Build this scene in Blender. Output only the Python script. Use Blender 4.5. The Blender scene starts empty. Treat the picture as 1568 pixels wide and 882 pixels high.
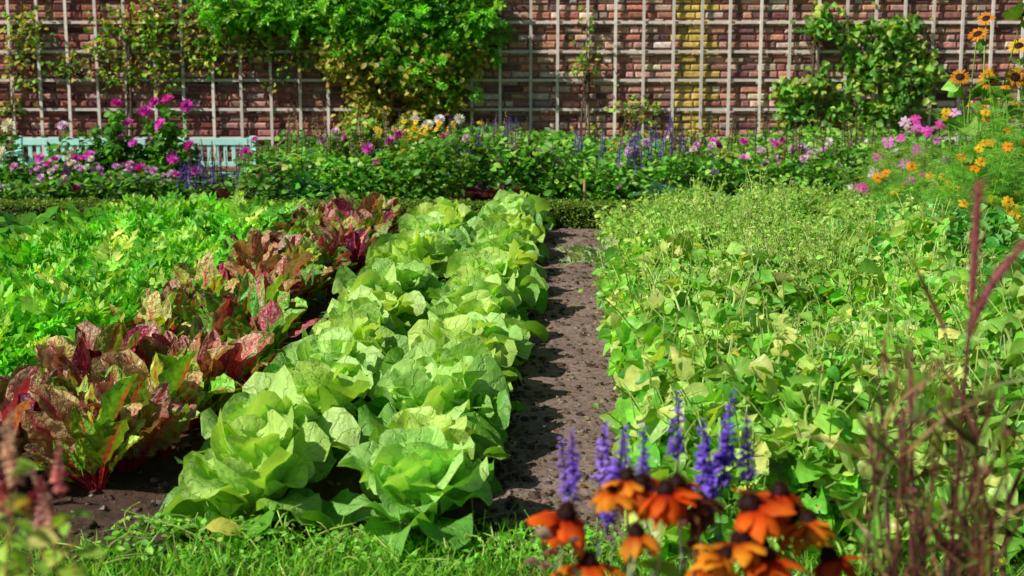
import bpy, math, numpy as np
from mathutils import Vector
rng=np.random.default_rng(11)
U=rng.uniform
scene=bpy.context.scene
# ------------------------------------------------------------ camera maths
FPX=2178.0; PITCH=math.atan(362/2178); CH=1.6
def ray(px,py):
    r=np.array([(px-784)/FPX,0,0]); c,s=math.cos(PITCH),math.sin(PITCH)
    return r+np.array([0,c,-s])+np.array([0,s,c])*(441-py)/FPX
def P(px,py,d):
    r=ray(px,py); return np.array([0,0,CH])+r*d/r[1]
def XS(s,d): return s+.043*(d-4.83)
def vn(x,y,sc,seed):
    r=np.random.default_rng(seed); o=0
    for k in range(6):
        a=r.uniform(0,6.28); f=sc*r.uniform(.6,1.8)
        o=o+np.sin((x*math.cos(a)+y*math.sin(a))*f+r.uniform(0,6.28))
    return o/6
def gh(x,y): return .012*vn(x,y,9,1)+.009*vn(x,y,23,2)+.02*vn(x,y,2.5,3)
# ------------------------------------------------------------ mesh builder
def unit(a): return a/np.maximum(np.linalg.norm(a,axis=-1,keepdims=True),1e-9)
class MB:
    def __init__(s): s.V=[];s.F=[];s.C=[];s.L=[];s.M=[];s.n=0;s.A=[]
    def add(s,V,F,C,L=None,mat=0,A=None):
        V=np.asarray(V,float).reshape(-1,3);F=np.asarray(F,int).reshape(-1,4)
        C=np.asarray(C,float)
        if C.ndim==1: C=np.tile(C,(len(V),1))
        if L is None: L=np.zeros((len(V),3))
        if A is None: A=np.zeros(len(V))
        s.V.append(V);s.F.append(F+s.n);s.C.append(C.reshape(-1,3));s.L.append(L.reshape(-1,3));s.A.append(A)
        s.M.append(np.full(len(F),mat));s.n+=len(V)
    def cat(s): return [np.concatenate(a) for a in (s.V,s.F,s.C,s.L,s.M,s.A)]
    def mesh(s,name,mats,smooth=True):
        V,F,C,L,M,A=s.cat(); me=bpy.data.meshes.new(name)
        me.vertices.add(len(V)); me.vertices.foreach_set('co',V.astype(np.float32).ravel())
        me.loops.add(F.size); me.loops.foreach_set('vertex_index',F.astype(np.int32).ravel())
        me.polygons.add(len(F)); me.polygons.foreach_set('loop_start',np.arange(0,F.size,4,dtype=np.int32))
        me.polygons.foreach_set('loop_total',np.full(len(F),4,dtype=np.int32))
        me.polygons.foreach_set('material_index',M.astype(np.int32))
        me.polygons.foreach_set('use_smooth',np.full(len(F),smooth))
        a=me.attributes.new('Col','FLOAT_COLOR','POINT')
        a.data.foreach_set('color',np.c_[np.clip(C,0,1),np.ones(len(C))].astype(np.float32).ravel())
        a=me.attributes.new('luv','FLOAT_VECTOR','POINT'); a.data.foreach_set('vector',L.astype(np.float32).ravel())
        for m in mats: me.materials.append(m)
        me.update(calc_edges=True); me.validate(); return me
    def obj(s,name,mats,smooth=True,loc=None):
        o=bpy.data.objects.new(name,s.mesh(name,mats,smooth)); scene.collection.objects.link(o)
        if loc is not None: o.location=loc
        return o
def newobj(name,me,loc,rz=0,sc=1,zl=.92,zh=1.15):
    o=bpy.data.objects.new(name,me); scene.collection.objects.link(o)
    o.location=loc; o.rotation_euler=(0,0,rz); o.scale=(sc,sc,sc*U(zl,zh)); return o
def gridF(nr,nc):
    i=np.arange(nr-1)[:,None]*nc+np.arange(nc-1)[None]; i=i.ravel()
    return np.stack([i,i+1,i+nc+1,i+nc],1)
def sh_obov(v): return np.where(v<.6,.20+.80*np.sin(np.clip(v/.6,0,1)*math.pi/2)**1.3,np.sqrt(np.clip(1-((v-.6)/.405)**2,0,1)))
def sh_oval(v): return np.sin(np.clip(v,0.0,1)**.8*math.pi)**.8+.02
def sh_heart(v): return np.where(v<.25,np.sin(np.clip(v/.25,0,1)*1.57)**.5,np.cos(np.clip((v-.25)/.75,0,1)*1.55)**.75)+.02
def sh_lance(v): return np.sin(np.clip(v,.0,1)**.7*math.pi)+.03
def sh_blade(v): return (1-v)**.6+.02
def sh_chard(v): return np.where(v<.32,.10,.10+.9*np.sin(np.clip((v-.32)/.68,0,1)**.75*math.pi)**.65)
def leaf(shape=sh_oval,w=.6,nl=4,nw=2,bend=.5,cup=.2,wave=0,wf=3,crink=0,twist=0,tipcurl=0):
    v=np.linspace(0,1,nl+1); u=np.linspace(-1,1,nw+1)
    a=bend*v+tipcurl*np.clip(v-.6,0,1)**2; dv=1/nl
    y=np.r_[0,np.cumsum(np.cos((a[1:]+a[:-1])/2))*dv]; z=-np.r_[0,np.cumsum(np.sin((a[1:]+a[:-1])/2))*dv]
    hw=w/2*shape(v)
    Ug,Vg=np.meshgrid(u,v); HW=hw[:,None]*np.ones_like(Ug)
    off=cup*np.abs(Ug)**1.5*HW
    ph=U(0,6.28);ph2=U(0,6.28)
    off=off+wave*np.where(Ug>0,np.sin(Vg*wf*6.28+ph),np.sin(Vg*wf*6.28+ph2))*np.abs(Ug)**1.6*np.minimum(HW*3,1)
    if crink: off=off+crink*rng.normal(size=Ug.shape)*(HW>w*.15)
    A=a[:,None]*np.ones_like(Ug)
    tw=twist*Vg
    X=Ug*HW*np.cos(tw); off=off+Ug*HW*np.sin(tw)
    Y=y[:,None]+off*np.sin(A); Z=z[:,None]+off*np.cos(A)
    V=np.stack([X,Y,Z],-1).reshape(-1,3)
    L=np.stack([Ug,Vg,np.zeros_like(Ug)],-1).reshape(-1,3)
    return dict(V=V,F=gridF(nl+1,nw+1),L=L,C=np.ones((len(V),3)),A=np.zeros(len(V)))
def frame(D,N):
    y=unit(D);x=unit(np.cross(y,N));z=np.cross(x,y);return np.stack([x,y,z],1)
def inst(mb,T,Pp,D,N,S,C,mat=0):
    Pp=np.atleast_2d(Pp);n=len(Pp)
    if n==0:return
    D=np.broadcast_to(D,(n,3));N=np.broadcast_to(N,(n,3));S=np.broadcast_to(np.asarray(S,float),(n,));C=np.broadcast_to(C,(n,3))
    R=frame(D,N);V=T['V'];m=len(V)
    W=Pp[:,None]+S[:,None,None]*np.einsum('vk,nkj->nvj',V,R)
    F=T['F'][None]+(np.arange(n)*m)[:,None,None]
    A=T['A'][None,:,None]; CC=C[:,None]*T['C'][None]*(1-A)+T['C'][None]*A
    L=np.tile(T['L'],(n,1,1)).copy();L[...,2]=rng.random(n)[:,None]
    mb.add(W.reshape(-1,3),F.reshape(-1,4),CC.reshape(-1,3),L.reshape(-1,3),mat)
def tmpl(mb):
    V,F,C,L,M,A=mb.cat(); return dict(V=V,F=F,C=C,L=L,A=A)
def multi(mb,Ts,Pp,D,N,S,C,mat=0):
    k=rng.integers(0,len(Ts),len(Pp))
    S=np.broadcast_to(np.asarray(S,float),(len(Pp),));C=np.broadcast_to(C,(len(Pp),3));N=np.broadcast_to(N,(len(Pp),3));D=np.broadcast_to(D,(len(Pp),3))
    for i,T in enumerate(Ts):
        q=k==i; inst(mb,T,Pp[q],D[q],N[q],S[q],C[q],mat)
def stems(mb,PT,R,C,mat=0,sides=4):
    PT=np.asarray(PT,float); n,K,_=PT.shape
    R=np.broadcast_to(np.asarray(R,float),(n,K)); C=np.broadcast_to(C,(n,3))
    T=np.gradient(PT,axis=1); T=unit(T); ref=np.array([.31,.87,.12])
    x=unit(np.cross(T,ref));y=np.cross(T,x)
    a=np.arange(sides+1)*2*math.pi/sides
    W=PT[:,:,None]+R[:,:,None,None]*(x[:,:,None]*np.cos(a)[None,None,:,None]+y[:,:,None]*np.sin(a)[None,None,:,None])
    F=gridF(K,sides+1)[None]+(np.arange(n)*K*(sides+1))[:,None,None]
    mb.add(W.reshape(-1,3),F.reshape(-1,4),np.repeat(C,K*(sides+1),0),None,mat)
def qcurve(B,T,K=6,lean=.0,bulge=.65):
    B=np.atleast_2d(B);T=np.atleast_2d(T); h=(T-B)[:,2:3]
    Cc=B+(T-B)*np.array([.25,.25,0])+np.c_[np.zeros((len(B),2)),h*bulge]+rng.normal(size=B.shape)*lean
    t=np.linspace(0,1,K)[None,:,None]
    return (1-t)**2*B[:,None]+2*t*(1-t)*Cc[:,None]+t*t*T[:,None]
def rdir(n,zlo=-.3,zhi=.5):
    a=U(0,6.283,n);z=U(zlo,zhi,n);return np.stack([np.cos(a),np.sin(a),z],1)
def rup(n,t=.5,base=(0,0,1)): return unit(np.array(base)+rng.normal(size=(n,3))*t)
def pick(cols,n,var=.15):
    cols=np.array(cols,float);c=cols[rng.integers(0,len(cols),n)]
    return np.clip(c*(1+rng.normal(size=(n,1))*var)*(1+rng.normal(size=(n,3))*var*.3),.003,.95)
# ------------------------------------------------------------ materials
def nodes(name):
    m=bpy.data.materials.new(name);m.use_nodes=True;nt=m.node_tree
    for n in list(nt.nodes):nt.nodes.remove(n)
    return m,nt,nt.nodes,nt.links
def leafmat(name,trans=.35,rough=.45,spec=.35,vein=.0,veinfreq=9,tcol=(1.2,1.14,.30),bump=.0,mott=.25,nscale=35,bdist=.01,veincol=(.62,.78,.32,1)):
    m,nt,N,L=nodes(name)
    at=N.new('ShaderNodeAttribute');at.attribute_name='Col'
    tc=N.new('ShaderNodeTexCoord');nz=N.new('ShaderNodeTexNoise');nz.inputs['Scale'].default_value=nscale;nz.inputs['Detail'].default_value=3
    L.new(tc.outputs['Object'],nz.inputs['Vector'])
    mr=N.new('ShaderNodeMapRange');mr.inputs[1].default_value=.3;mr.inputs[2].default_value=.7;mr.inputs[3].default_value=1-mott;mr.inputs[4].default_value=1+mott
    L.new(nz.outputs['Fac'],mr.inputs[0])
    mul=N.new('ShaderNodeVectorMath');mul.operation='SCALE';L.new(at.outputs['Color'],mul.inputs[0]);L.new(mr.outputs[0],mul.inputs['Scale'])
    col=mul.outputs[0];height=nz.outputs['Fac']
    if vein>0:
        lv=N.new('ShaderNodeAttribute');lv.attribute_name='luv';sp=N.new('ShaderNodeSeparateXYZ');L.new(lv.outputs['Vector'],sp.inputs[0])
        def M(op,a,b=None,c=None):
            n=N.new('ShaderNodeMath');n.operation=op
            for i,q in enumerate((a,b,c)):
                if q is None: continue
                if hasattr(q,'is_linked'): L.new(q,n.inputs[i])
                else: n.inputs[i].default_value=q
            return n.outputs[0]
        au=M('ABSOLUTE',sp.outputs[0]); ph=M('MULTIPLY',M('SUBTRACT',sp.outputs[1],M('MULTIPLY',au,.22)),veinfreq)
        ph=M('ADD',ph,M('MULTIPLY',nz.outputs['Fac'],.9))
        fr=M('ABSOLUTE',M('SUBTRACT',M('FRACT',ph),.5))
        side=M('MULTIPLY',M('SUBTRACT',1,M('SMOOTH_MIN',M('MULTIPLY',fr,11),1,.2)),.7)
        mid=M('LESS_THAN',au,.05)
        vm=M('MAXIMUM',M('MAXIMUM',side,0),mid)
        mx=N.new('ShaderNodeMixRGB');mx.inputs[2].default_value=veincol
        L.new(M('MULTIPLY',vm,vein),mx.inputs[0]);L.new(col,mx.inputs[1]);col=mx.outputs[0]
        height=M('SUBTRACT',M('MULTIPLY',nz.outputs['Fac'],.8),M('MULTIPLY',vm,.5))
    pb=N.new('ShaderNodeBsdfPrincipled');pb.inputs['Roughness'].default_value=rough;pb.inputs['Specular IOR Level'].default_value=spec
    L.new(col,pb.inputs['Base Color'])
    tr=N.new('ShaderNodeBsdfTranslucent');tm=N.new('ShaderNodeVectorMath');tm.operation='MULTIPLY';tm.inputs[1].default_value=tcol;L.new(col,tm.inputs[0]);L.new(tm.outputs[0],tr.inputs['Color'])
    if bump>0:
        b=N.new('ShaderNodeBump');b.inputs['Strength'].default_value=bump;b.inputs['Distance'].default_value=bdist
        L.new(height,b.inputs['Height']);L.new(b.outputs[0],pb.inputs['Normal'])
    mix=N.new('ShaderNodeMixShader');mix.inputs[0].default_value=trans;L.new(pb.outputs[0],mix.inputs[1]);L.new(tr.outputs[0],mix.inputs[2])
    o=N.new('ShaderNodeOutputMaterial');L.new(mix.outputs[0],o.inputs[0]);return m
def solid(name,rough=.85,scale=20,mott=.3,bump=.4,bdist=.01,spec=.2):
    m,nt,N,L=nodes(name)
    at=N.new('ShaderNodeAttribute');at.attribute_name='Col'
    tc=N.new('ShaderNodeTexCoord');nz=N.new('ShaderNodeTexNoise');nz.inputs['Scale'].default_value=scale;nz.inputs['Detail'].default_value=8;nz.inputs['Roughness'].default_value=.65
    L.new(tc.outputs['Object'],nz.inputs['Vector'])
    mr=N.new('ShaderNodeMapRange');mr.inputs[1].default_value=.3;mr.inputs[2].default_value=.7;mr.inputs[3].default_value=1-mott;mr.inputs[4].default_value=1+mott
    L.new(nz.outputs['Fac'],mr.inputs[0])
    mul=N.new('ShaderNodeVectorMath');mul.operation='SCALE';L.new(at.outputs['Color'],mul.inputs[0]);L.new(mr.outputs[0],mul.inputs['Scale'])
    pb=N.new('ShaderNodeBsdfPrincipled');pb.inputs['Roughness'].default_value=rough;pb.inputs['Specular IOR Level'].default_value=spec
    L.new(mul.outputs[0],pb.inputs['Base Color'])
    b=N.new('ShaderNodeBump');b.inputs['Strength'].default_value=bump;b.inputs['Distance'].default_value=bdist
    L.new(nz.outputs['Fac'],b.inputs['Height']);L.new(b.outputs[0],pb.inputs['Normal'])
    o=N.new('ShaderNodeOutputMaterial');L.new(pb.outputs[0],o.inputs[0]);return m
M_let=leafmat('lettuce_leaf',trans=.42,rough=.42,spec=.42,vein=.26,veinfreq=7,bump=.8,tcol=(1.08,1.08,.35),mott=.12,nscale=30,bdist=.015,veincol=(.78,.92,.48,1))
M_chard=leafmat('chard_leaf',trans=.30,rough=.32,spec=.5,vein=.2,veinfreq=7,bump=1,tcol=(1.5,1.0,.5),mott=.3,nscale=55,bdist=.014,veincol=(.5,.07,.08,1))
M_leaf=leafmat('broad_leaf',trans=.42,rough=.38,spec=.45,vein=.25,veinfreq=6,bump=.4,mott=.2,veincol=(.5,.65,.22,1))
M_fol=leafmat('small_foliage',trans=.43,rough=.46,spec=.4,mott=.25)
M_pet=leafmat('petal',trans=.38,rough=.6,spec=.15,tcol=(1.1,1,1),mott=.1)
M_stem=solid('stem',rough=.6,scale=60,bump=.2,bdist=.002)
M_soil=solid('soil',rough=.95,scale=14,mott=.45,bump=1,bdist=.03)
M_path=solid('path_soil',rough=.95,scale=30,mott=.4,bump=1,bdist=.02)
M_brick=solid('brick',rough=.9,scale=22,mott=.45,bump=.9,bdist=.014)
M_mortar=solid('mortar',rough=.95,scale=40,mott=.25,bump=.6,bdist=.008)
M_lath=solid('weathered_wood',rough=.75,scale=18,mott=.18,bump=.3,bdist=.003)
M_paint=solid('mint_paint',rough=.5,scale=12,mott=.08,bump=.1,bdist=.002,spec=.4)
# ------------------------------------------------------------ ground
def axis(lo,hi,step,far):
    a=np.arange(lo,hi+1e-6,step);b=np.geomspace(.3,far,16);return np.r_[(lo-b)[::-1],a,hi+b]
xa=axis(-4.5,4.5,.045,90);ya=axis(3.2,13.5,.045,90)
X,Y=np.meshgrid(xa,ya);Z=gh(X,Y)
soil=np.array([.080,.048,.034]);k=(.5+.5*vn(X,Y,4,5))[...,None]
C=soil*(.75+.5*k);g=(np.clip((4.5-Y)/.15,0,1))[...,None];C=C*(1-g)+np.array([.04,.06,.018])*g
mb=MB();mb.add(np.stack([X,Y,Z],-1),gridF(len(ya),len(xa)),C.reshape(-1,3));mb.obj('ground',[M_soil])
dy=np.arange(4.45,12.85,.04);nu=12;u=np.linspace(0,1,nu)
Ug,D=np.meshgrid(u,dy);l=-.12+.05*vn(D*0,D,6,8);r=.56+.06*vn(D*0+3,D,5,9)
X=XS(l+(r-l)*Ug,D);Z=gh(X,D)+.006-.012*((2*Ug-1)**4)
mb=MB();c=np.array([.25,.175,.15])*(.75+.5*(.5+.5*vn(X,D,9,4))[...,None]);mb.add(np.stack([X,D,Z],-1),gridF(len(dy),nu),c.reshape(-1,3));mb.obj('garden_path',[M_path])
mb=MB()
th=np.linspace(.15,math.pi-.15,5);ph=np.linspace(0,2*math.pi,7)
clT=[]
for _ in range(4):
    A_,B_=np.meshgrid(th,ph,indexing='ij');rr=1+.3*rng.normal(size=A_.shape);rr[:,-1]=rr[:,0]
    V=np.stack([np.sin(A_)*np.cos(B_)*rr,np.sin(A_)*np.sin(B_)*rr,.6*np.cos(A_)*rr],-1).reshape(-1,3)
    clT.append(dict(V=V,F=gridF(5,7),L=np.zeros((35,3)),C=np.ones((35,3)),A=np.zeros(35)))
n=13000;d=4.5+8.3*U(0,1,n)**1.5;s=np.where(U(0,1,n)<.45,U(-.1,.6,n),U(-3.9,3.6,n));x=XS(s,d)
multi(mb,clT,np.stack([x,d,gh(x,d)+.002],1),rdir(n),rup(n,.2),.004+.022*U(0,1,n)**5,pick([(.16,.11,.085),(.10,.065,.045),(.24,.18,.15)],n,.25))
mb.obj('soil_clods',[M_soil])
mb=MB();T=[leaf(sh_oval,.6,3,2,b,.4) for b in(.8,-.6,.3)]
n=260;d=4.6+8*U(0,1,n)**1.5;s=np.where(U(0,1,n)<.5,U(0,.5,n),U(-3.9,.5,n));x=XS(s,d)
multi(mb,T,np.stack([x,d,gh(x,d)+.012],1),rdir(n,-.1,.1),rup(n,.3),U(.015,.045,n),pick([(.4,.3,.1),(.3,.25,.12),(.25,.12,.05),(.25,.3,.08)],n))
mb.obj('fallen_leaves',[M_fol])
# ------------------------------------------------------------ brick wall
WY=17.0
mb=MB()
bx0,bx1,WH,ch=-13,13,3.3,.086
bc=[(.54,.26,.20),(.38,.16,.13),(.64,.40,.33),(.28,.14,.13),(.58,.31,.25),(.20,.09,.09),(.70,.53,.46),(.50,.22,.16)]
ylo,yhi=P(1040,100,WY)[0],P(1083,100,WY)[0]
BV=[];BC=[]
row=0
while row*ch<WH:
    x=bx0-(row%2)*.17-U(0,.05);i=row
    while x<bx1:
        Lb=(.225 if i%3 else .11)+U(-.006,.006);i+=1
        z0=row*ch;o=U(-.006,.018);j=rng.normal(size=4)*.003
        a=(x+.008+j[0],x+Lb-.008+j[1],z0+.011+j[2],z0+ch-.011+j[3]);b=.012
        for (yy,ins) in((WY+.05,0),(WY+b-o,0),(WY-o,b)):
            k=rng.normal(size=8)*.0028 if ins else np.zeros(8)
            BV+= [(a[0]+ins+k[0],yy,a[2]+ins+k[1]),(a[1]-ins+k[2],yy,a[2]+ins+k[3]),(a[1]-ins+k[4],yy,a[3]-ins+k[5]),(a[0]+ins+k[6],yy,a[3]-ins+k[7])]
        xc=x+Lb/2;c=pick(bc,1,.2)[0]
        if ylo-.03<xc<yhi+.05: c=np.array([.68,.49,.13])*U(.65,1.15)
        elif xc<-.6: c=c*np.array([.74,.58,.60])  # left bricks redder, with the vines' shade painted into their colour
        BC+= [c]*12
        x+=Lb
    row+=1
nb=len(BV)//12;f=[]
for s0 in(0,4):
    for q in range(4): f.append((s0+q,s0+(q+1)%4,s0+4+(q+1)%4,s0+4+q))
f.append((8,9,10,11))
F=(np.array(f)[None]+(np.arange(nb)*12)[:,None,None]).reshape(-1,4)
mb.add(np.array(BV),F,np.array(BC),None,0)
def box(mb,x0,x1,y0,y1,z0,z1,c,mat=0):
    V=[(x,y,z) for x in(x0,x1) for y in(y0,y1) for z in(z0,z1)]
    mb.add(V,[(0,1,3,2),(4,6,7,5),(0,4,5,1),(2,3,7,6),(0,2,6,4),(1,5,7,3)],c,None,mat)
box(mb,bx0,bx1,WY+.020,WY+.35,-.1,WH,(.27,.20,.17),1)
box(mb,bx0-.05,bx1+.05,WY-.06,WY+.41,WH+.06,WH+.16,(.33,.3,.27),1)
mb.obj('brick_wall',[M_brick,M_mortar],False)
mb=MB()
lc=np.array([.80,.72,.66])
x0=P(766,100,WY-.1)[0];sp=P(810.2,100,WY-.1)[0]-x0
for i in range(-36,37):
    x=x0+i*sp
    if abs(x)>12.5:continue
    c=lc*U(.75,1.1);w=.0165
    j=rng.normal()*.008;box(mb,x-w+j,x+w+j,WY-.075,WY-.052,.30+U(0,.12),3.1,c)
z0=P(784,168,WY-.1)[2]
for k in range(-1,9):
    z=z0+k*sp+rng.normal()*.004
    if z<.35 or z>3.05:continue
    box(mb,-12.6,12.6,WY-.0505,WY-.030,z-.016,z+.016,lc*U(.8,.95))
mb.obj('wooden_trellis',[M_lath],False)
# ------------------------------------------------------------ bench
mb=MB();bc_=np.array([.50,.86,.78]);d=14.9
xl=P(25,215,d)[0];xr=P(392,215,d)[0];zt=P(200,211,d)[2]
zs=zt-.36
box(mb,xl+.05,xr-.05,d-.02,d+.03,zt-.075,zt-.003,bc_);box(mb,xl+.05,xr-.05,d-.015,d+.02,zs+.06,zs+.11,bc_)
for x in np.arange(xl+.12,xr-.1,.085): box(mb,x,x+.04,d-.006,d+.014,zs+.11,zt-.075,bc_)
xm=(xl+xr)/2-.03
for x in(xl,xm,xr-.06):
    box(mb,x,x+.06,d-.03,d+.035,0,zt+.02 if x!=xm else zt-.076,bc_);box(mb,x,x+.06,d-.55,d-.49,0,zs+.2,bc_)
    box(mb,x+.005,x+.055,d-.49,d-.03,zs-.09,zs-.02,bc_)
for x in(xl,xr-.06): box(mb,x-.01,x+.07,d-.58,d-.031,zs+.2,zs+.235,bc_)
for k in range(5): box(mb,xl+.065,xr-.065,d-.5+k*.09,d-.5+k*.09+.07,zs-.018,zs+.008,bc_)
o=mb.obj('garden_bench',[M_paint],False);m=o.modifiers.new('b','BEVEL');m.width=.004;m.segments=2
# ------------------------------------------------------------ lettuce
def lettuce():
    mb=MB();n=31;tint=np.array([U(.88,1.12),1,U(.85,1.1)])
    for i in range(n):
        t=i/(n-1);a=i*2.39996+U(-.35,.35)
        el=math.radians(24+56*t**.7+U(-10,10));r=np.array([math.cos(a),math.sin(a),0])
        Ln=(.34-.08*t)*U(.82,1.14)
        T=leaf(sh_obov,U(.60,.84),13,10,bend=U(.0,.7)+.45*(1-t),cup=U(-.1,.7)+.2*t,wave=U(.05,.11),wf=U(1.4,3.2),crink=.007,twist=U(-.7,.7),tipcurl=U(-1,10))
        D=r*math.cos(el)+np.array([0,0,math.sin(el)]);N=-r*math.sin(el)+np.array([0,0,math.cos(el)])
        c0=np.array([.10,.40,.02]);c1=np.array([.62,.90,.24]);c=(c0+(c1-c0)*min(1,max(0,t*1.9+U(-.2,.25))))*U(.92,1.08)*tint
        c=np.clip(c,.02,.92)
        w=np.exp(-T['L'][:,1]/.16)*np.exp(-(T['L'][:,0]/.5)**2)
        T['C']=1+w[:,None]*np.array([.6,.08,1.4])*.7
        inst(mb,T,(r*.03*(1-t)+np.array([0,0,.02+.05*t]))[None],D[None],N[None],Ln,c[None])
    return mb.mesh('lettuce_mesh',[M_let])
LM=[lettuce() for _ in range(10)]
for s0,d0 in((-.88,4.68),(-.30,4.62)):
    d=d0
    while d<12.75:
        s=s0+rng.normal()*.025
        sc=U(.86,1.04)
        x=XS(s,d);o=newobj('lettuce',LM[rng.integers(0,10)],(x,d,gh(x,d)-.01),U(0,6.28),sc,1.02,1.22);o.rotation_euler=(U(-.1,.1),U(-.1,.1),o.rotation_euler[2]);d+=U(.38,.47)
# ------------------------------------------------------------ chard
def chard(pal,red=(.66,.02,.08)):
    mb=MB();n=21
    for i in range(n):
        t=i/(n-1);a=i*2.39996+U(-.5,.5);el=math.radians(50+34*t**.7+U(-12,10));r=np.array([math.cos(a),math.sin(a),0])
        T=leaf(sh_chard,U(.26,.40),18,10,bend=U(.0,.7),cup=U(-.5,.7),wave=U(.04,.08),wf=U(3,6),crink=.014,twist=U(-1.2,1.2),tipcurl=U(-2,7))
        c=pick(pal,1,.25)[0];rb=np.array(red)
        w=np.exp(-(T['L'][:,0]/.13)**2);w=np.maximum(w,(T['L'][:,1]<.33)*1.)[:,None]*.9
        edge=(np.abs(T['L'][:,0])**2)[:,None]*U(0,.5)
        cc=c*(1-edge)+np.array(pick(pal,1,.2)[0])*edge
        T['C']=cc*(1-w)+rb*w;T['A'][:]=1
        D=r*math.cos(el)+np.array([0,0,math.sin(el)]);N=-r*math.sin(el)+np.array([0,0,math.cos(el)])
        inst(mb,T,(r*.02)[None],D[None],N[None],U(.24,.46),(1,1,1))
        st=qcurve(r*.02,r*.02+D*.14,4);stems(mb,st,.006,rb,0,5)
    return mb.mesh('chard_mesh',[M_chard])
dark=[(.22,.02,.07),(.32,.05,.09),(.48,.26,.18),(.14,.02,.07),(.30,.48,.08)]
bron=[(.64,.44,.26),(.50,.24,.16),(.60,.56,.18),(.24,.04,.07),(.26,.50,.06),(.66,.40,.30)]
lime=[(.38,.72,.06),(.54,.78,.12),(.18,.56,.04),(.50,.33,.14),(.66,.68,.2)]
grn=[(.07,.38,.03),(.22,.60,.05),(.12,.46,.04),(.46,.38,.13),(.40,.08,.10)]
CM=[chard(p) for p in(dark,bron,lime,bron,dark,lime,grn,bron,grn)]
for s0 in(-1.49,-1.90):
    d=(4.98 if s0>-1.6 else 4.72)+U(0,.1)
    while d<12.6:
        s=s0+rng.normal()*.06;x=XS(s,d)
        o=newobj('chard_plant',CM[rng.integers(0,9)],(x,d,gh(x,d)-.01),U(0,6.28),U(.76,1.08));o.rotation_euler=(U(-.15,.15),U(-.15,.15),o.rotation_euler[2]);d+=U(.24,.33)
# ------------------------------------------------------------ left feathery crop
def fern(bl=1.,k=11,ls=.25):
    mb=MB();lt=leaf(sh_lance,.5,2,2,.6,.3)
    v=np.linspace(.3,1,k);b=U(.5,1.2)*bl
    y=np.sin(v*b)/b;z=-(1-np.cos(v*b))/b
    for i in range(k):
        for sd in(-1,1):
            if i==k-1 and sd==1:continue
            D=np.array([sd*(.9 if i<k-1 else 0),.75,U(-.4,.6)])
            inst(mb,lt,np.array([[0,y[i],z[i]]]),D[None],rup(1,.6),ls*(1.2-abs(v[i]-.6))*U(.7,1.2),np.ones(3)*U(.75,1.25))
    vv=np.linspace(0,1,5);st=np.stack([vv*0,np.sin(vv*b)/b,-(1-np.cos(vv*b))/b],1)[None];stems(mb,st,.012,(1.2,1.2,1.2),0,3)
    return tmpl(mb)
FT=[fern(1.1,13,.21) for _ in range(6)]
def rosettes(name,s0,s1,d0,d1,sp,nl,size,cols,Ts,mats,elr=(25,80)):
    mb=MB();Ps=[]
    d=d0
    while d<d1:
        for s in np.arange(s0,s1,sp):
            Ps.append((s+rng.normal()*sp*.25,d+rng.normal()*sp*.25))
        d+=sp
    Ps=np.array(Ps);pc=U(.75,1.3,len(Ps));ps=U(.70,1.28,len(Ps));Ps=np.repeat(Ps,nl,0);pc=np.repeat(pc,nl);ps=np.repeat(ps,nl);n=len(Ps)
    x=XS(Ps[:,0],Ps[:,1]);Pp=np.stack([x,Ps[:,1],gh(x,Ps[:,1])],1)+rng.normal(size=(n,3))*np.array([.03,.03,0])
    a=U(0,6.283,n);el=np.radians(U(elr[0],elr[1],n));r=np.stack([np.cos(a),np.sin(a),a*0],1)
    D=r*np.cos(el)[:,None]+np.array([0,0,1])*np.sin(el)[:,None];N=-r*np.sin(el)[:,None]+np.array([0,0,1])*np.cos(el)[:,None]
    hm=ps*(1+.3*vn(Pp[:,0],Pp[:,1],4,31))
    multi(mb,Ts,Pp,D,N,U(size*.7,size*1.15,n)*hm,np.clip(pick(cols,n,.2)*pc[:,None],0,.9),0)
    mb.obj(name,mats);
rosettes('leafy_herb_crop',-3.55,-2.15,6.0,12.6,.17,21,.34,[(.22,.68,.05),(.34,.80,.09),(.13,.52,.03),(.50,.86,.14)],FT,[M_fol],(25,84))
OT=[leaf(sh_oval,.62,4,2,b,.3,wave=.03) for b in(.5,1.,.2)]
HT=[leaf(sh_heart,.8,4,4,b,c,wave=.08,wf=1.5,twist=tw) for b,c,tw in((.5,.45,.3),(1.1,.1,-.4),(.1,.7,0),(.7,-.3,.5),(1.4,.4,-.2))]
rosettes('dark_leafy_crop',-5.6,-3.75,8,12.6,.28,22,.30,[(.08,.34,.02),(.16,.46,.03),(.05,.22,.02)],[leaf(sh_chard,.42,8,2,b,.2,wave=.05) for b in(.7,1.1,.9)],[M_leaf])
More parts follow.
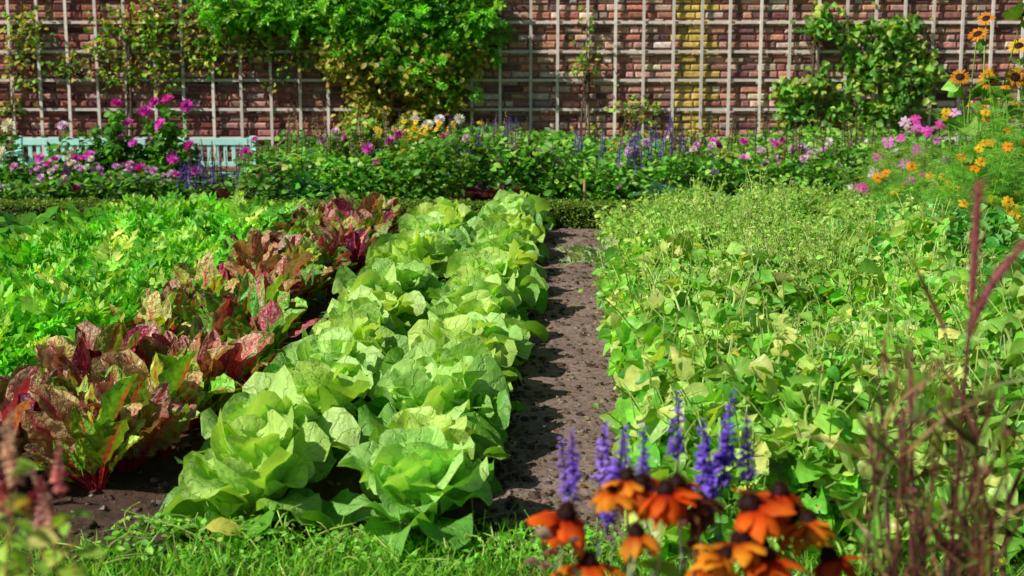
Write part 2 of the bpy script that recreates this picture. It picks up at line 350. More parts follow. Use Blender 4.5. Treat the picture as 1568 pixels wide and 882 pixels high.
# ------------------------------------------------------------ canopy crops
def canopy(name,s0,s1,d0,d1,dens,size,hf,cols,Ts,mats,stemn=0,stemh=.15,pods=0,edge=.15,stemcol=(.54,.70,.20),seed=50,toppow=.45,tilt=.6,lump=.35,stl=0,rag=.6,stls=(.015,.04),sr=.0023):
    mb=MB();n=int((s1-s0)*(d1-d0)*dens)
    s=U(s0,s1,n);d=U(d0,d1,n)
    e=np.minimum(np.minimum(s-s0,s1-s),np.minimum(d-d0,d1-d))/edge+rag*vn(s,d,5,seed+1)
    q=e>0;s,d,e=s[q],d[q],e[q];n=len(s)
    x=XS(s,d);h=hf(s,d)*np.clip(e,0,1)**.4*(1+lump*vn(x,d,4.5,seed)*1.4+lump*vn(x,d,12,seed+3)*1.3)
    h=np.maximum(h,.05)
    z=gh(x,d)+np.maximum(.015,h*U(0,1,n)**toppow)
    Pp=np.stack([x,d,z],1);D=rdir(n,-.9,.5);N=rup(n,tilt,(-.3,-.2,.9))
    c=pick(cols,n,.22);c*=(1+.3*vn(x,d,3,seed+7))[:,None]
    multi(mb,Ts,Pp,D,N,U(size*.5,size*1.25,n),np.clip(c,0,.88),0)
    if stemn:
        k=rng.integers(0,n,stemn);B=np.stack([x[k],d[k],gh(x[k],d[k])+h[k]*.4],1)
        T=B+np.c_[rng.normal(size=(stemn,2))*.09,h[k]*.5+U(.1,1,stemn)*stemh]
        S=qcurve(B,T,5,.03);stems(mb,S,sr,pick([stemcol],stemn,.2),0,3)
        if stl:
            m=stemn*stl;kk=rng.integers(0,stemn,m);multi(mb,OT,S[kk,rng.integers(2,5,m)]+rng.normal(size=(m,3))*.01,rdir(m,-.3,.8),rup(m,.9),U(stls[0],stls[1],m),pick([(.42,.72,.12),(.58,.82,.22),(.26,.58,.07)],m,.2),0)
    if pods:
        k=rng.integers(0,n,pods);B=np.stack([x[k],d[k],z[k]+.06],1);T=B+np.c_[rng.normal(size=(pods,2))*.03,-U(.07,.16,pods)]
        stems(mb,qcurve(B,T,6,.02,.3),.0048,pick([(.56,.78,.20),(.68,.82,.34)],pods,.2),0,4)
    mb.obj(name,mats)
beancols=[(.24,.64,.06),(.38,.76,.10),(.13,.46,.04),(.54,.80,.18),(.26,.60,.07),(.66,.78,.20)]
canopy('bean_crop',.44,2.5,4.25,9.3,2300,.11,lambda s,d:.42-.012*(d-4),beancols,HT,[M_leaf],1900,.20,2200,seed=50,tilt=.55,stl=2,rag=.9,stls=(.02,.055),lump=.5,sr=.0028)
canopy('seeding_herb_crop',.48,2.75,8.7,12.6,3200,.07,lambda s,d:.31-.015*(d-9),[(.34,.64,.10),(.50,.78,.18),(.18,.48,.06),(.66,.80,.28)],OT+HT[:2],[M_fol],3400,.18,0,seed=60,lump=.65,stl=5,tilt=.65,stls=(.018,.05))
canopy('tall_herb_patch',.55,1.8,7.0,10,1200,.055,lambda s,d:.42+0*d,[(.44,.72,.12),(.62,.82,.24)],OT,[M_fol],2000,.22,0,seed=66,edge=.4,lump=.6,stl=5)
canopy('broad_leaf_crop',1.9,2.95,4.35,10.2,1700,.11,lambda s,d:.42+0*d,[(.12,.54,.07),(.20,.64,.11),(.06,.34,.04),(.34,.72,.18)],OT+HT[:1],[M_leaf],400,.14,0,seed=70,stl=3,lump=.5)
canopy('yellowing_leaves',.6,2.6,4.3,9,55,.08,lambda s,d:.44-.012*(d-4),[(.8,.74,.10),(.7,.58,.12),(.6,.7,.14)],HT,[M_leaf],seed=50)
def rosette_obj(name,loc,n,size,cols,Ts,mat,el=(10,75)):
    mb=MB();a=U(0,6.283,n);e=np.radians(U(el[0],el[1],n));r=np.stack([np.cos(a),np.sin(a),a*0],1)
    D=r*np.cos(e)[:,None]+np.array([0,0,1])*np.sin(e)[:,None];N=-r*np.sin(e)[:,None]+np.array([0,0,1])*np.cos(e)[:,None]
    multi(mb,Ts,r*.02,D,N,U(size*.7,size*1.1,n),pick(cols,n,.12),0);return mb.obj(name,[mat],loc=loc)
p=P(935,455,9.2);rosette_obj('cardoon_plant',(p[0],9.3,.16),26,.32,[(.34,.50,.26),(.46,.58,.34)],FT,M_fol,(30,80))
for px,dd,cl in((1010,13.45,[(.16,.36,.36),(.28,.50,.46)]),(1125,12.2,[(.30,.58,.30),(.40,.64,.40)]),(480,13.6,[(.1,.3,.26)])):
    x=P(px,300,dd)[0];rosette_obj('kale_plant',(x,dd,.14),30,.36,cl,[leaf(sh_oval,.5,6,4,b,.3,wave=.06,wf=4) for b in(.5,.9)],M_leaf,(30,80))
for px in(735,770,350):
    x=P(px,300,13.6)[0];rosette_obj('purple_heuchera',(x,13.45,.12),44,.30,[(.08,.015,.05),(.13,.02,.08)],[leaf(sh_chard,.6,6,2,.6,.2)],M_leaf)
# ------------------------------------------------------------ hedge
mb=MB();n=60000;x=U(-6.5,6.5,n);f=U(0,1,n)
hy0,hy1,hz=12.9,13.22,.22
y=np.where(f<.5,U(hy0,hy1,n),np.where(f<.88,hy0,hy1)+0*x);z=np.where(f<.5,hz,hz*U(0,1,n))
Pp=np.stack([x,y+rng.normal(size=n)*.012,z+rng.normal(size=n)*.014+.02*vn(x,y,9,77)],1)
multi(mb,OT,Pp,rdir(n,-.5,.9),rup(n,.7,(0,-.4,.7)),U(.015,.028,n),pick([(.17,.32,.03),(.28,.42,.05),(.10,.20,.02)],n,.25),0)
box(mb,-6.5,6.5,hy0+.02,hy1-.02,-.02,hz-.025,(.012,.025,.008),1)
mb.obj('box_hedge',[M_fol,M_stem])
# ------------------------------------------------------------ flowers
def ballflower(layers=4,np0=12):
    mb=MB();pt=leaf(sh_obov,.55,2,2,-.5,.5)
    for l in range(layers):
        k=np0-l*2;e=math.radians(0+l*24);a=np.arange(k)*6.283/k+l*.3+rng.normal(size=k)*.06
        r=np.stack([np.cos(a),np.sin(a),a*0],1);D=r*math.cos(e)+np.array([0,0,1])*math.sin(e);N=-r*math.sin(e)+np.array([0,0,1])*math.cos(e)
        inst(mb,pt,r*.03,D,N,.5-.03*l,np.ones((k,3))*(1-.06*l)*U(.85,1.1,(k,1)))
    return tmpl(mb)
def dome(r,h,c,nr=4,ns=8):
    a=np.linspace(.05,math.pi/2,nr);b=np.linspace(0,6.283,ns+1);A_,B_=np.meshgrid(a,b,indexing='ij')
    V=np.stack([r*np.sin(A_)*np.cos(B_),r*np.sin(A_)*np.sin(B_),h*np.cos(A_)],-1).reshape(-1,3)
    return V,gridF(nr,ns+1),np.tile(c,(len(V),1))
def daisy(k=8,w=.42,droop=.1,cr=.12,chh=.1,cc=(.6,.4,.03),bend=.3,layers=1):
    mb=MB();pt=leaf(sh_obov,w,4,2,bend,-.15)
    for l in range(layers):
        a=np.arange(k)*6.283/k+rng.normal(size=k)*.12+l*.35;e=-droop+rng.normal(size=k)*.08+.12*l
        r=np.stack([np.cos(a),np.sin(a),a*0],1);D=r*np.cos(e)[:,None]+np.array([0,0,1])*np.sin(e)[:,None];N=-r*np.sin(e)[:,None]+np.array([0,0,1])*np.cos(e)[:,None]
        inst(mb,pt,r*cr*.6,D,N,.44*U(.85,1.05,k),np.ones((k,3))*U(.8,1.1,(k,1)))
    V,F,Cc=dome(cr,chh,cc,4,8);mb.add(V+np.array([0,0,.01]),F,Cc,None,0,np.ones(len(V)))
    return tmpl(mb)
BALL=[ballflower() for _ in range(3)];COS=[daisy(8,.5,.05,.07,.05) for _ in range(3)]
MARI=[daisy(8,.6,.0,.1,.08,(.5,.25,.02)) for _ in range(2)]
SUNF=[daisy(18,.2,.0,.26,.07,(.05,.02,.01),.2,2) for _ in range(2)]
def spike(n=60,w=.09,fs=.11,stemc=(.1,.08,.2),jit=.012,stn=12):
    mb=MB();pt=leaf(sh_oval,.8,2,2,.8,.5)
    t=np.sort(U(0,1,n));lv=np.round(t*stn)/stn;a=U(0,6.283,n);r=np.stack([np.cos(a),np.sin(a),a*0],1)
    Pp=r*.012+np.array([0,0,1])*(lv+rng.normal(size=n)*jit)[:,None]
    inst(mb,pt,Pp,r+np.array([0,0,.5])+rng.normal(size=(n,3))*.3,np.array([0,0,1.]),fs*(1.15-.75*t)*U(.6,1.3,n),np.ones((n,3))*U(.6,1.2,(n,1)))
    stems(mb,np.stack([.02*np.sin(np.linspace(0,4,6)),np.zeros(6),np.linspace(-.2,1,6)],1)[None],.014,stemc,0,4)
    return tmpl(mb)
SPK=[spike() for _ in range(3)];SPKF=[spike(100,.1,.15,jit=.016,stn=9) for _ in range(4)]
FEA=leaf(sh_blade,.05,3,1,.3,0)
def feather():
    mb=MB()
    for i in range(16):
        v=.15+.8*i/15;D=np.array([(-1)**i*.8,.8,U(-.4,.5)]);inst(mb,FEA,np.array([[0,v,0]]),D[None],rup(1,.3),.45*(1.1-v*.6),(1,1,1))
    stems(mb,np.array([[[0,0,0],[0,.5,.03],[0,1,0]]]),.012,(1,1,1),0,3);return tmpl(mb)
FEAT=[feather() for _ in range(3)]
def plant(name,base,tips,lT,lsize,nl,lcols,fT,fsize,fcols,scol=(.2,.4,.06),spread=.12,axis='cam',rs=.004,extra=0,eh=.6,espread=.25,lm=None,lz=(.05,.97),sp3=.6):
    mb=MB();tips=np.atleast_2d(tips).astype(float);nt=len(tips)
    allT=tips
    if extra:
        a=U(0,6.283,extra);rr=espread*np.sqrt(U(0,1,extra));ex=np.stack([base[0]+rr*np.cos(a),base[1]+rr*np.sin(a)*.7,eh*U(.55,1,extra)*(1-.35*(rr/espread)**2)],1);allT=np.r_[tips,ex] if nt else ex
    n=len(allT);B=np.stack([base[0]+(allT[:,0]-base[0])*.45+rng.normal(size=n)*spread*.4,base[1]+(allT[:,1]-base[1])*.4+rng.normal(size=n)*spread*.3,np.zeros(n)],1)
    K=8;S=qcurve(B,allT,K,.015);R=np.linspace(1,.5,K)[None]*rs;stems(mb,S,np.repeat(R,n,0),pick([scol],n,.15),2,4)
    m=n*nl;si=rng.integers(0,n,m);t=U(lz[0],lz[1],m)*(K-1);i0=np.minimum(t.astype(int),K-2);fr=(t-i0)[:,None]
    Lp=S[si,i0]*(1-fr)+S[si,i0+1]*fr;multi(mb,lT,Lp,rdir(m,-.4,.6),rup(m,sp3,(-.15,-.15,.95)),U(lsize*.55,lsize*1.15,m),pick(lcols,m,.22),0)
    if nt and fT:
        Fp=tips;ax=unit(np.array([[-.2,-.75,.65]])+rng.normal(size=(nt,3))*.3) if axis=='cam' else unit(np.array([[0,0,1.]])+rng.normal(size=(nt,3))*(.08 if axis=='up' else .3))
        D=unit(np.cross(ax,rng.normal(size=(nt,3))))
        fs=np.broadcast_to(fsize,(nt,))*U(.82,1.15,nt)
        multi(mb,fT,Fp,D,ax,fs,pick(fcols,nt,.1),1)
    return mb.obj(name,[lm or M_fol,M_pet,M_stem])
MAG=[(.92,.12,.70),(.94,.24,.82),(.84,.07,.54)];PNK=[(.94,.50,.86),(.94,.66,.90)];WHT=[(.93,.92,.70),(.94,.93,.82)]
DKG=[(.09,.34,.03),(.17,.46,.05),(.05,.19,.02)];MDG=[(.20,.48,.06),(.32,.58,.10),(.10,.30,.03)];YLG=[(.44,.60,.10),(.58,.66,.18),(.26,.44,.06)]
def tp(lst,d): return np.array([P(a,b,d+rng.normal()*.12) for a,b in lst])
def dahl(name,lst,cols,d=14.2,fs=.12,lc=DKG,extra=20,eh=.75,T=BALL,lT=OT,ls=.10,nl=30,es=.45):
    t=tp(lst,d);b=(t[:,0].mean(),d+.1);return plant(name,b,t,lT,ls,nl,lc,T,fs,cols,extra=extra,eh=eh,espread=es)
dahl('dahlia_plant',[(178,159),(205,220),(137,240),(150,256),(185,215),(196,190),(168,235)],MAG,14.2,fs=.135,eh=1.06,extra=44,nl=36,es=.38)
dahl('dahlia_plant',[(257,154),(286,162),(237,157),(245,190),(222,172),(230,218)],MAG,14.3,fs=.135,eh=1.08,extra=44,nl=36,es=.36)
dahl('dahlia_plant',[(265,243),(189,257),(290,225),(247,192),(215,262),(300,262)],MAG,14.0,fs=.16,eh=.75,es=.42,extra=28)
dahl('dahlia_plant',[(376,235)],MAG,14.0,fs=.15,extra=3,nl=8,eh=.35,es=.15)
dahl('dahlia_plant',[(110,240),(118,300),(98,262)],WHT,14.1,fs=.19,eh=.92,extra=26,es=.32)
dahl('dahlia_plant',[(13,193),(38,262),(5,235)],WHT,14.1,fs=.17,eh=.8,extra=16,es=.3)
dahl('dahlia_plant',[(50,262),(96,193),(22,256),(60,246),(5,300),(140,290)],PNK,14.0,fs=.11,eh=.55,es=.65,extra=26)
dahl('dahlia_plant',[(514,204),(545,200),(530,212),(563,228),(560,208),(585,207),(495,215)],MAG+PNK,14.2,fs=.12,lc=MDG,eh=1.05,extra=36,nl=34)
dahl('dahlia_plant',[(612,206),(655,245),(680,210),(640,237),(598,218),(575,250)],MAG,14.2,fs=.12,lc=MDG,eh=1.0,extra=26)
dahl('dahlia_plant',[(635,185),(655,193),(703,183),(673,184),(430,250),(455,262)],WHT,14.4,fs=.135,lc=MDG,eh=1.05,extra=26)
YEL=[(.92,.48,.02),(.93,.66,.05)]
for px in(600,635,670,705):
    dahl('coneflower_plant',[(px+U(-35,35),U(185,262)) for _ in range(18)],YEL,14.1,fs=.072,lc=YLG,T=MARI,extra=14,nl=18,ls=.075,eh=.85)
dahl('dahlia_plant',[(780,248),(795,250),(775,270),(822,236),(810,262),(800,225)],PNK+MAG,14.0,fs=.12,lc=MDG,eh=.88)
dahl('dahlia_plant',[(838,230),(852,250),(866,290),(880,293),(852,277),(838,262),(832,248)],PNK,13.9,fs=.125,lc=MDG,eh=.86)
dahl('dahlia_plant',[(893,265),(912,268),(920,258),(916,299),(945,290),(940,265),(930,275)],PNK+MAG,13.9,fs=.125,lc=MDG,eh=.78)
dahl('dahlia_plant',[(1130,255),(1148,267),(1165,233),(1170,260),(1120,275),(1140,245)],PNK+WHT,14.0,fs=.13,lc=YLG,eh=.86,extra=26)
dahl('dahlia_plant',[(1218,230),(1250,245),(1224,268),(1228,228),(1205,290),(1240,258),(1190,248)],PNK,14.0,fs=.13,lc=YLG,eh=.88,extra=26)
dahl('dahlia_plant',[(1065,287),(1068,305),(1050,270),(1168,272),(1095,262)],PNK,13.8,fs=.095,lc=MDG,eh=.6)
dahl('dahlia_plant',[(1320,220),(1285,235),(1355,222),(1372,235)],WHT,14.2,fs=.12,lc=MDG,eh=.95,extra=26)
for k in range(20):
    px=U(420,1330) if k%2 else U(10,270)
    dahl('zinnia_plant',[(px+U(-45,45),U(212 if k%2 else 240,300)) for _ in range(9)],[MAG+PNK,PNK,PNK+WHT][k%3],13.75,fs=.088,lc=MDG if k%2 else DKG,extra=10,eh=.48,nl=16,ls=.08)
for lst,d in(([(1386,188),(1395,200),(1403,182),(1360,217),(1345,240),(1405,196),(1380,210)],13.2),([(1462,172),(1435,213),(1406,230),(1450,245),(1420,200),(1440,190)],12.8),([(1359,270),(1320,288),(1385,250),(1305,290),(1340,265)],12.9),([(1410,265),(1430,285),(1385,300),(1395,275)],12.6)):
    t=tp(lst,d);plant('cosmos_plant',(t[:,0].mean(),d),t,FEAT,.16,14,[(.26,.52,.08),(.38,.60,.12)],COS,.14,MAG+PNK,extra=28,eh=1.0,espread=.44)
def salvia(px,d,n,w,h,cols=[(.32,.18,.80),(.44,.28,.86)],name='salvia_plant'):
    x=P(px,250,d)[0];t=np.stack([x+U(-w,w,n),d+U(-.15,.15,n),h*U(.7,1.0,n)-.2],1)
    plant(name,(x,d),t,OT,.06,8,MDG,SPK,.24,cols,axis='up',rs=.003,spread=.2)
for px,d,n,w,h in((960,13.7,12,.25,.88),(1000,13.7,15,.3,.96),(1028,13.8,8,.15,1.04),(770,13.8,9,.15,.98),(715,13.8,8,.15,.92),(310,13.6,10,.25,.6),(340,13.7,8,.2,.62),(860,14.0,8,.2,.94),(1090,13.7,7,.2,.68),(440,13.7,8,.25,.66)): salvia(px,d,n,w,h)
for px in(295,340,400,430,480,540,580,740,760,830,1060,1100,1180,1270,1290,1330): salvia(px,13.9+U(-.2,.3),13,.28,U(.85,1.12) if px>450 else .75,[(.60,.46,.26),(.60,.50,.32),(.45,.40,.16)],'seed_spire_plant')
for px,py in((820,225),(900,210),(960,185),(1000,195),(1060,215),(1110,230),(470,215),(740,225),(1270,225)):
    t=tp([(px,260)],14.9);plant('golden_shrub',(t[0][0],14.9),t,OT,.07,28,[(.50,.58,.08),(.62,.60,.12),(.34,.48,.06),(.5,.38,.1)],None,0,PNK,extra=30,eh=P(px,py,14.9)[2],espread=.36)
mb=MB();n=50000;x=U(-7.5,6.5,n);d=U(13.3,16.3,n)
h=(.64+.24*vn(x,d*.3,2.2,91)+.16*vn(x,d,6,92))*np.where((x>-5.6)&(x<-2.6),np.where(d<14.4,.64,.3),1)
z=h*U(0,1,n)**.6
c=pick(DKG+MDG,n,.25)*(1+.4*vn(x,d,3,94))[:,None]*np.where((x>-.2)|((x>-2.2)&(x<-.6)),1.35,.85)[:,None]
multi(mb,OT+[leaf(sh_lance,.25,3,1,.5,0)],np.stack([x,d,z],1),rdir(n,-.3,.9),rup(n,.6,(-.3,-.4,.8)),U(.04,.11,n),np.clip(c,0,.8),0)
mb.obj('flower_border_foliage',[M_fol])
for cx,cd,hh in((3.35,10.2,1.2),(3.75,10.6,1.45),(3.1,10.9,.75),(3.9,11.6,1.3),(3.3,9.4,.65),(3.65,9.0,.8),(4.4,10.5,1.5)):
    n=20;t=np.stack([cx+rng.normal(size=n)*.2,cd-.1+rng.normal(size=n)*.2,hh*U(.45,1.02,n)],1)
    plant('orange_cosmos_plant',(cx,cd),t,FEAT,.15,44,[(.18,.54,.05),(.26,.64,.06),(.36,.70,.10)],MARI,.085,[(.93,.34,.01),(.93,.52,.02)],extra=28,eh=hh,espread=.36,scol=(.22,.52,.06))
t=tp([(1510,28),(1497,52),(1514,120),(1560,70),(1470,118),(1568,20),(1555,118)],11.2)
plant('sunflower_plant',(t[:,0].mean(),11.2),t,HT,.2,12,MDG,SUNF,.14,[(.9,.52,.02),(.75,.30,.02)],rs=.008,spread=.3)
# ------------------------------------------------------------ climbers
def climber(name,ells,dens,size,thick,cols,Ts,lowcols=None,zsplit=0,woody=6,lm=None):
    mb=MB();d0=WY-.1;k=FPX/d0
    for (cx,cy,rx,ry) in ells:
        area=math.pi*rx*ry/k/k;nc=max(3,int(area*30*U(.9,1.1)))
        a=U(0,6.283,nc);r=np.sqrt(U(0,1,nc))*U(.8,1.15,nc)
        cpx=cx+rx*r*np.cos(a);cpy=cy+ry*r*np.sin(a)
        per=int(max(4,dens*area/nc));cen=np.array([P(p,q,d0) for p,q in zip(cpx,cpy)]);cen[:,1]-=thick*U(.05,1,nc)*np.clip(1.05-r*.6,.1,1)
        Pp=np.repeat(cen,per,0)+rng.normal(size=(nc*per,3))*np.array([.085,.05+thick*.12,.075])
        Pp[:,1]=np.minimum(Pp[:,1],WY-.09);n=len(Pp)
        c=pick(cols,n,.25)
        if lowcols is not None:
            q=(Pp[:,2]+.15*rng.normal(size=n))<zsplit;c[q]=pick(lowcols,int(q.sum()),.25)
        multi(mb,Ts,Pp,rdir(n,-1.1,.3)+np.array([0,-.5,0]),rup(n,.6,(-.25,-.6,.6)),U(size*.6,size*1.2,n),c,0)
        cl=np.array([P(cx+U(-rx,rx)*.5,min(cy+ry,235),d0) for _ in range(woody)])
        tt=cen[rng.integers(0,nc,woody)];tt[:,1]=WY-.1;B=cl.copy();B[:,1]=WY-.1
        stems(mb,qcurve(B,tt,7,.05),.006,pick([(.16,.11,.07)],woody),1,4)
    b=P(ells[0][0],200,d0);B=np.array([[b[0]+U(-.1,.1),WY-.14,0] for _ in range(2)]);T=np.array([P(ells[0][0],ells[0][1],d0) for i in range(2)])
    stems(mb,qcurve(B,T,9,.06),.014,(.12,.085,.06),1,5)
    mb.obj(name,[lm or M_fol,M_stem])
PIN=[fern(1,11,.25) for _ in range(3)]
GR=[(.16,.48,.03),(.28,.62,.05),(.08,.28,.02)];OL=[(.44,.50,.07),(.58,.54,.11),(.20,.34,.03),(.48,.34,.07)]
climber('climbing_vine',[(620,10,140,85),(600,90,105,75),(430,0,80,45),(565,165,55,35),(690,55,70,70),(655,150,50,40),(520,70,50,55),(600,185,70,22)],1400,.09,.42,GR,OT,OL,1.72)
climber('wisteria',[(640,0,110,65),(560,30,60,50),(430,5,60,30),(700,70,45,60),(640,85,60,50),(350,10,60,25)],230,.27,.5,[(.20,.60,.03),(.34,.72,.07),(.11,.42,.02)],PIN)
climber('ivy_vine',[(200,30,60,45),(250,115,75,22),(335,60,60,45),(30,60,40,60),(120,100,50,22),(160,90,16,60),(440,95,40,40),(300,10,90,30),(20,130,25,40),(400,60,40,50),(270,60,70,30),(210,75,50,30)],520,.07,.16,OL+GR,OT)
climber('honeysuckle_vine',[(1250,50,22,45),(1232,150,35,55),(1300,190,60,32),(1325,70,34,60),(1392,130,42,60),(1290,225,50,18),(1380,40,25,50),(1345,150,40,40),(1200,175,18,25)],640,.10,.14,[(.17,.46,.06),(.28,.56,.08),(.44,.56,.10),(.08,.28,.03)],HT,lm=M_leaf)
climber('rose_vine',[(900,100,9,100),(965,185,25,40),(1000,170,14,40),(890,215,40,20),(1060,220,30,20),(820,225,20,15)],600,.065,.12,GR+OL,OT)
# ------------------------------------------------------------ grass strip
BL=[leaf(sh_blade,.07,4,1,b,0) for b in(.3,.8,1.3)]
mb=MB();n=46000;x=U(-2.1,2.4,n);d=U(3.2,4.72,n);q=(d<4.44+.10*vn(x,d,5,101))&(U(0,1,n)<.6+.6*vn(x,d,4,103));x,d=x[q],d[q];n=len(x)
multi(mb,BL,np.stack([x,d,gh(x,d)],1),rdir(n,.6,2.2),rdir(n,-.2,.2),U(.03,.11,n),pick([(.18,.56,.03),(.30,.68,.06),(.10,.38,.02),(.46,.66,.12)],n,.2))
mb.obj('grass',[M_fol])
canopy('clover_weeds',-1.3,.9,4.2,4.6,2000,.028,lambda s,d:.07+0*d,[(.18,.54,.04),(.32,.66,.08)],OT,[M_fol],160,.05,0,seed=110,edge=.08)
mb=MB();p=P(345,872,4.36);inst(mb,leaf(sh_oval,.5,6,4,.9,.3,wave=.05),np.array([[p[0]-.06,4.36,.10]]),np.array([[1,.1,.05]]),np.array([[0,-.5,1]]),.14,(.92,.84,.16));mb.obj('yellow_fallen_leaf',[M_leaf])
# ------------------------------------------------------------ foreground black-eyed susans
def rudb():
    mb=MB();pt=[leaf(sh_oval,.50,6,4,U(.5,1.6),-.35,wave=.06,twist=U(-.4,.4)) for _ in range(5)];k=15
    a=np.arange(k)*6.283/k+rng.normal(size=k)*.18;e=-.34+rng.normal(size=k)*.28
    r=np.stack([np.cos(a),np.sin(a),a*0],1);D=r*np.cos(e)[:,None]+np.array([0,0,1])*np.sin(e)[:,None];N=-r*np.sin(e)[:,None]+np.array([0,0,1])*np.cos(e)[:,None]
    for i in range(k):
        T=pt[i%5];v=T['L'][:,1];w=np.clip(1.2-v*1.7,0,1)[:,None]
        T=dict(T);T['C']=((1-w)*np.array([[1,1,1]])+w*np.array([[.55,.16,.3]]))*U(.75,1.1)
        inst(mb,T,r[i:i+1]*.1,D[i:i+1],N[i:i+1],.5*U(.75,1.1),(1,1,1))
    V,F,Cc=dome(.14,.17,(.035,.013,.012),6,12);V=V*(1+.07*rng.normal(size=(len(V),1)));mb.add(V,F,Cc,None,0,np.ones(len(V)))
    bl=leaf(sh_lance,.3,2,1,.2,0);n=90;aa=U(0,6.283,n);ee=U(.1,1.5,n);rr=np.stack([np.cos(aa)*np.cos(ee),np.sin(aa)*np.cos(ee),np.sin(ee)*1.2],1)
    T=dict(bl);T['C']=np.tile((.09,.03,.015),(len(bl['V']),1));T['A']=np.ones(len(bl['V']))
    W=MB();inst(W,T,rr*.135,rr,rup(n,1),.06,(1,1,1));q=tmpl(W);mb.add(q['V'],q['F'],q['C'],q['L'],0,np.ones(len(q['V'])))
    return tmpl(mb)
RUD=[rudb() for _ in range(6)]
ORG=[(.94,.24,.01),(.92,.15,.008),(.94,.34,.02)]
def tpz(lst,d): return np.array([P(a,b,d+rng.normal()*.06) for a,b in lst])
groups=[[(962,733),(868,790),(976,818),(900,862),(940,750),(985,742)],[(1037,742),(1090,868),(1110,855),(1020,755)],[(1182,768),(1165,838),(1240,798),(1150,775),(1270,855),(1205,790),(1195,756),(1175,855),(1135,830)]]
for gi,g in enumerate(groups):
    t=tpz(g,2.35);plant('black_eyed_susan',(t[:,0].mean(),2.42),t,OT,.11,5,[(.12,.30,.03),(.2,.4,.05)],RUD,.120,ORG,rs=.0035,axis='tilt',scol=(.5,.54,.24),extra=3,eh=.6,lz=(.05,.75),lm=M_leaf,espread=.12)
t=tpz([(1075,768),(1068,785)],2.35);plant('spent_flower_head',(t[0][0],2.4),t,OT,.08,5,DKG,RUD,.085,[(.14,.06,.03)],rs=.0035,axis='tilt',scol=(.35,.15,.07))
t=tpz([(a,b) for a,b in((830,820),(845,850),(815,865),(880,830),(835,870),(1000,850),(1060,835))],2.35);plant('dried_seed_heads',(t[:,0].mean(),2.4),t,OT,.05,4,[(.3,.2,.1),(.15,.2,.05)],BALL,.03,[(.42,.2,.13),(.6,.45,.32)],rs=.0025,axis='tilt',scol=(.25,.12,.08))
for g in([(872,770),(920,735),(942,770),(930,800),(880,745)],[(1037,705),(990,790),(985,760),(960,770)],[(1078,745),(1110,715),(1145,735),(1105,745),(1090,765)]):
    t=tpz(g,2.75);plant('salvia_plant',(t[:,0].mean(),2.8),t,OT,.06,5,MDG,SPKF,.135,[(.36,.20,.84),(.46,.30,.90)],rs=.0025,axis='up',scol=(.25,.25,.25),lz=(.05,.7))
def fount():
    mb=MB();d=2.35
    hd=[((1487,480),(1499,283)),((1482,520),(1573,370)),((1335,700),(1328,640)),((1395,640),(1392,545))]
    base=P(1440,882,d);bx=base[0]
    for a,b in hd:
        A_=P(*a,d);B_=P(*b,d);S=qcurve(A_,B_,12,.0,.6);big=a[0]>1450
        st=qcurve(np.array([bx+(A_[0]-bx)*.3,d,0]),A_,10,.01,.6);stems(mb,st,.0024,(.20,.06,.06),0,4)
        stems(mb,S,(np.array([.2,.7,1,1,1,1,1,.95,.85,.7,.45,.1])*(.0055 if big else .003))[None],(.42,.12,.16),0,7)
        n=900 if big else 150;i=rng.integers(0,11,n);q=S[0][i]+(S[0][i+1]-S[0][i])*U(0,1,(n,1));ax=unit(S[0][i+1]-S[0][i])
        inst(mb,leaf(sh_blade,.05,2,1,.2,0),q,unit(rng.normal(size=(n,3)))+ax*1.1,rup(n,1),U(.014,.028,n),pick([(.65,.26,.28),(.5,.14,.18)],n))
    n=110;tx=P(1325,700,d)[0];tx2=P(1540,700,d)[0]
    T=np.stack([U(tx,tx2,n),d+rng.normal(size=n)*.14,U(.45,1.10,n)],1);B=np.stack([bx+(T[:,0]-bx)*.55+rng.normal(size=n)*.05,d+rng.normal(size=n)*.09,0*T[:,0]],1)
    S=qcurve(B,T,9,.03);stems(mb,S,np.linspace(.0030,.0012,9)[None]*np.ones((n,1)),pick([(.20,.06,.06),(.30,.13,.08),(.12,.035,.045)],n),0,4)
    m=420;k=rng.integers(0,n,m);Lp=S[k,rng.integers(2,9,m)];inst(mb,leaf(sh_blade,.05,6,1,1.2,0),Lp,rdir(m,.6,2.4),rdir(m,.1,.4),U(.08,.24,m),pick([(.2,.07,.06),(.2,.28,.06),(.35,.2,.09)],m))
    m=1100;k=rng.integers(0,n,m);Lp=S[k,rng.integers(4,9,m)]+rng.normal(size=(m,3))*.006;multi(mb,OT,Lp,rdir(m,-.2,1),rup(m,.8),U(.006,.014,m),pick([(.2,.05,.06),(.3,.1,.08)],m))
    mb.obj('purple_fountain_grass',[M_fol])
fount()
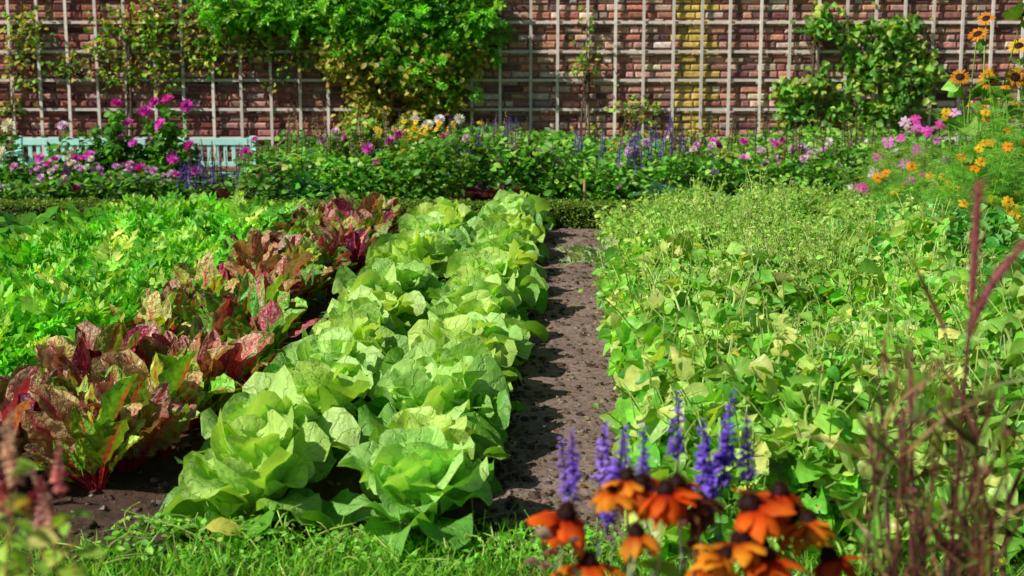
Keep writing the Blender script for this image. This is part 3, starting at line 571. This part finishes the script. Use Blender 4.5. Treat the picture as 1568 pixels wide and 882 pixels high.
t=tpz([(1513,857)],2.3);plant('marigold_plant',(t[0][0],2.3),t,OT,.08,8,YLG,BALL,.05,[(.93,.62,.02)],rs=.003,extra=5,eh=.7,espread=.12)
for g,d,eh in(([(12,650),(-8,700),(25,690),(40,735),(5,735)],1.95,.98),([(75,720),(60,770),(92,705),(85,760)],2.15,.96)):
    t=tpz([(a,b+50) for a,b in g],d);plant('pink_persicaria',(t[:,0].mean()-.03,d),t,OT,.045,34,[(.50,.76,.10),(.34,.62,.07),(.62,.62,.16)],SPKF,.08,[(.94,.34,.32),(.90,.22,.24),(.94,.58,.44)],rs=.0025,axis='tilt',scol=(.5,.2,.14),extra=34,eh=eh,espread=.15,lm=M_leaf)
mb=MB();p=P(896,330,13.0);stems(mb,np.array([[[p[0],13.35,0],[p[0]+.01,13.35,.22],[p[0]+.012,13.34,.42]]]),.014,(.5,.33,.2),0,6);mb.obj('wooden_stake',[M_lath])
# ------------------------------------------------------------ light, world, camera
sv=Vector((-.66,-.38,.68)).normalized()
el=math.asin(sv.z);rot=math.atan2(sv.x,sv.y)
w=bpy.data.worlds.new('World');scene.world=w;w.use_nodes=True;nt=w.node_tree
sky=nt.nodes.new('ShaderNodeTexSky');sky.sky_type='NISHITA';sky.sun_disc=False;sky.sun_elevation=el;sky.sun_rotation=rot
bg=nt.nodes['Background'];bg.inputs[1].default_value=.05;nt.links.new(sky.outputs[0],bg.inputs[0])
sd=bpy.data.lights.new('sun','SUN');sd.energy=5.0;sd.angle=math.radians(.5);sd.color=(1,.95,.84)
so=bpy.data.objects.new('sun',sd);scene.collection.objects.link(so);so.rotation_euler=sv.to_track_quat('Z','Y').to_euler();so.location=(-5,-3,8)
cd=bpy.data.cameras.new('camera');cam=bpy.data.objects.new('camera',cd);scene.collection.objects.link(cam)
cd.lens=50;cd.sensor_width=36;cd.clip_end=500;cd.clip_start=.05
cam.location=(0,0,CH);cam.rotation_euler=(math.pi/2-PITCH,0,0)
cd.dof.use_dof=True;cd.dof.focus_distance=7.0;cd.dof.aperture_fstop=4.0
scene.camera=cam
scene.view_settings.view_transform='Standard';scene.view_settings.look='None';scene.view_settings.exposure=0
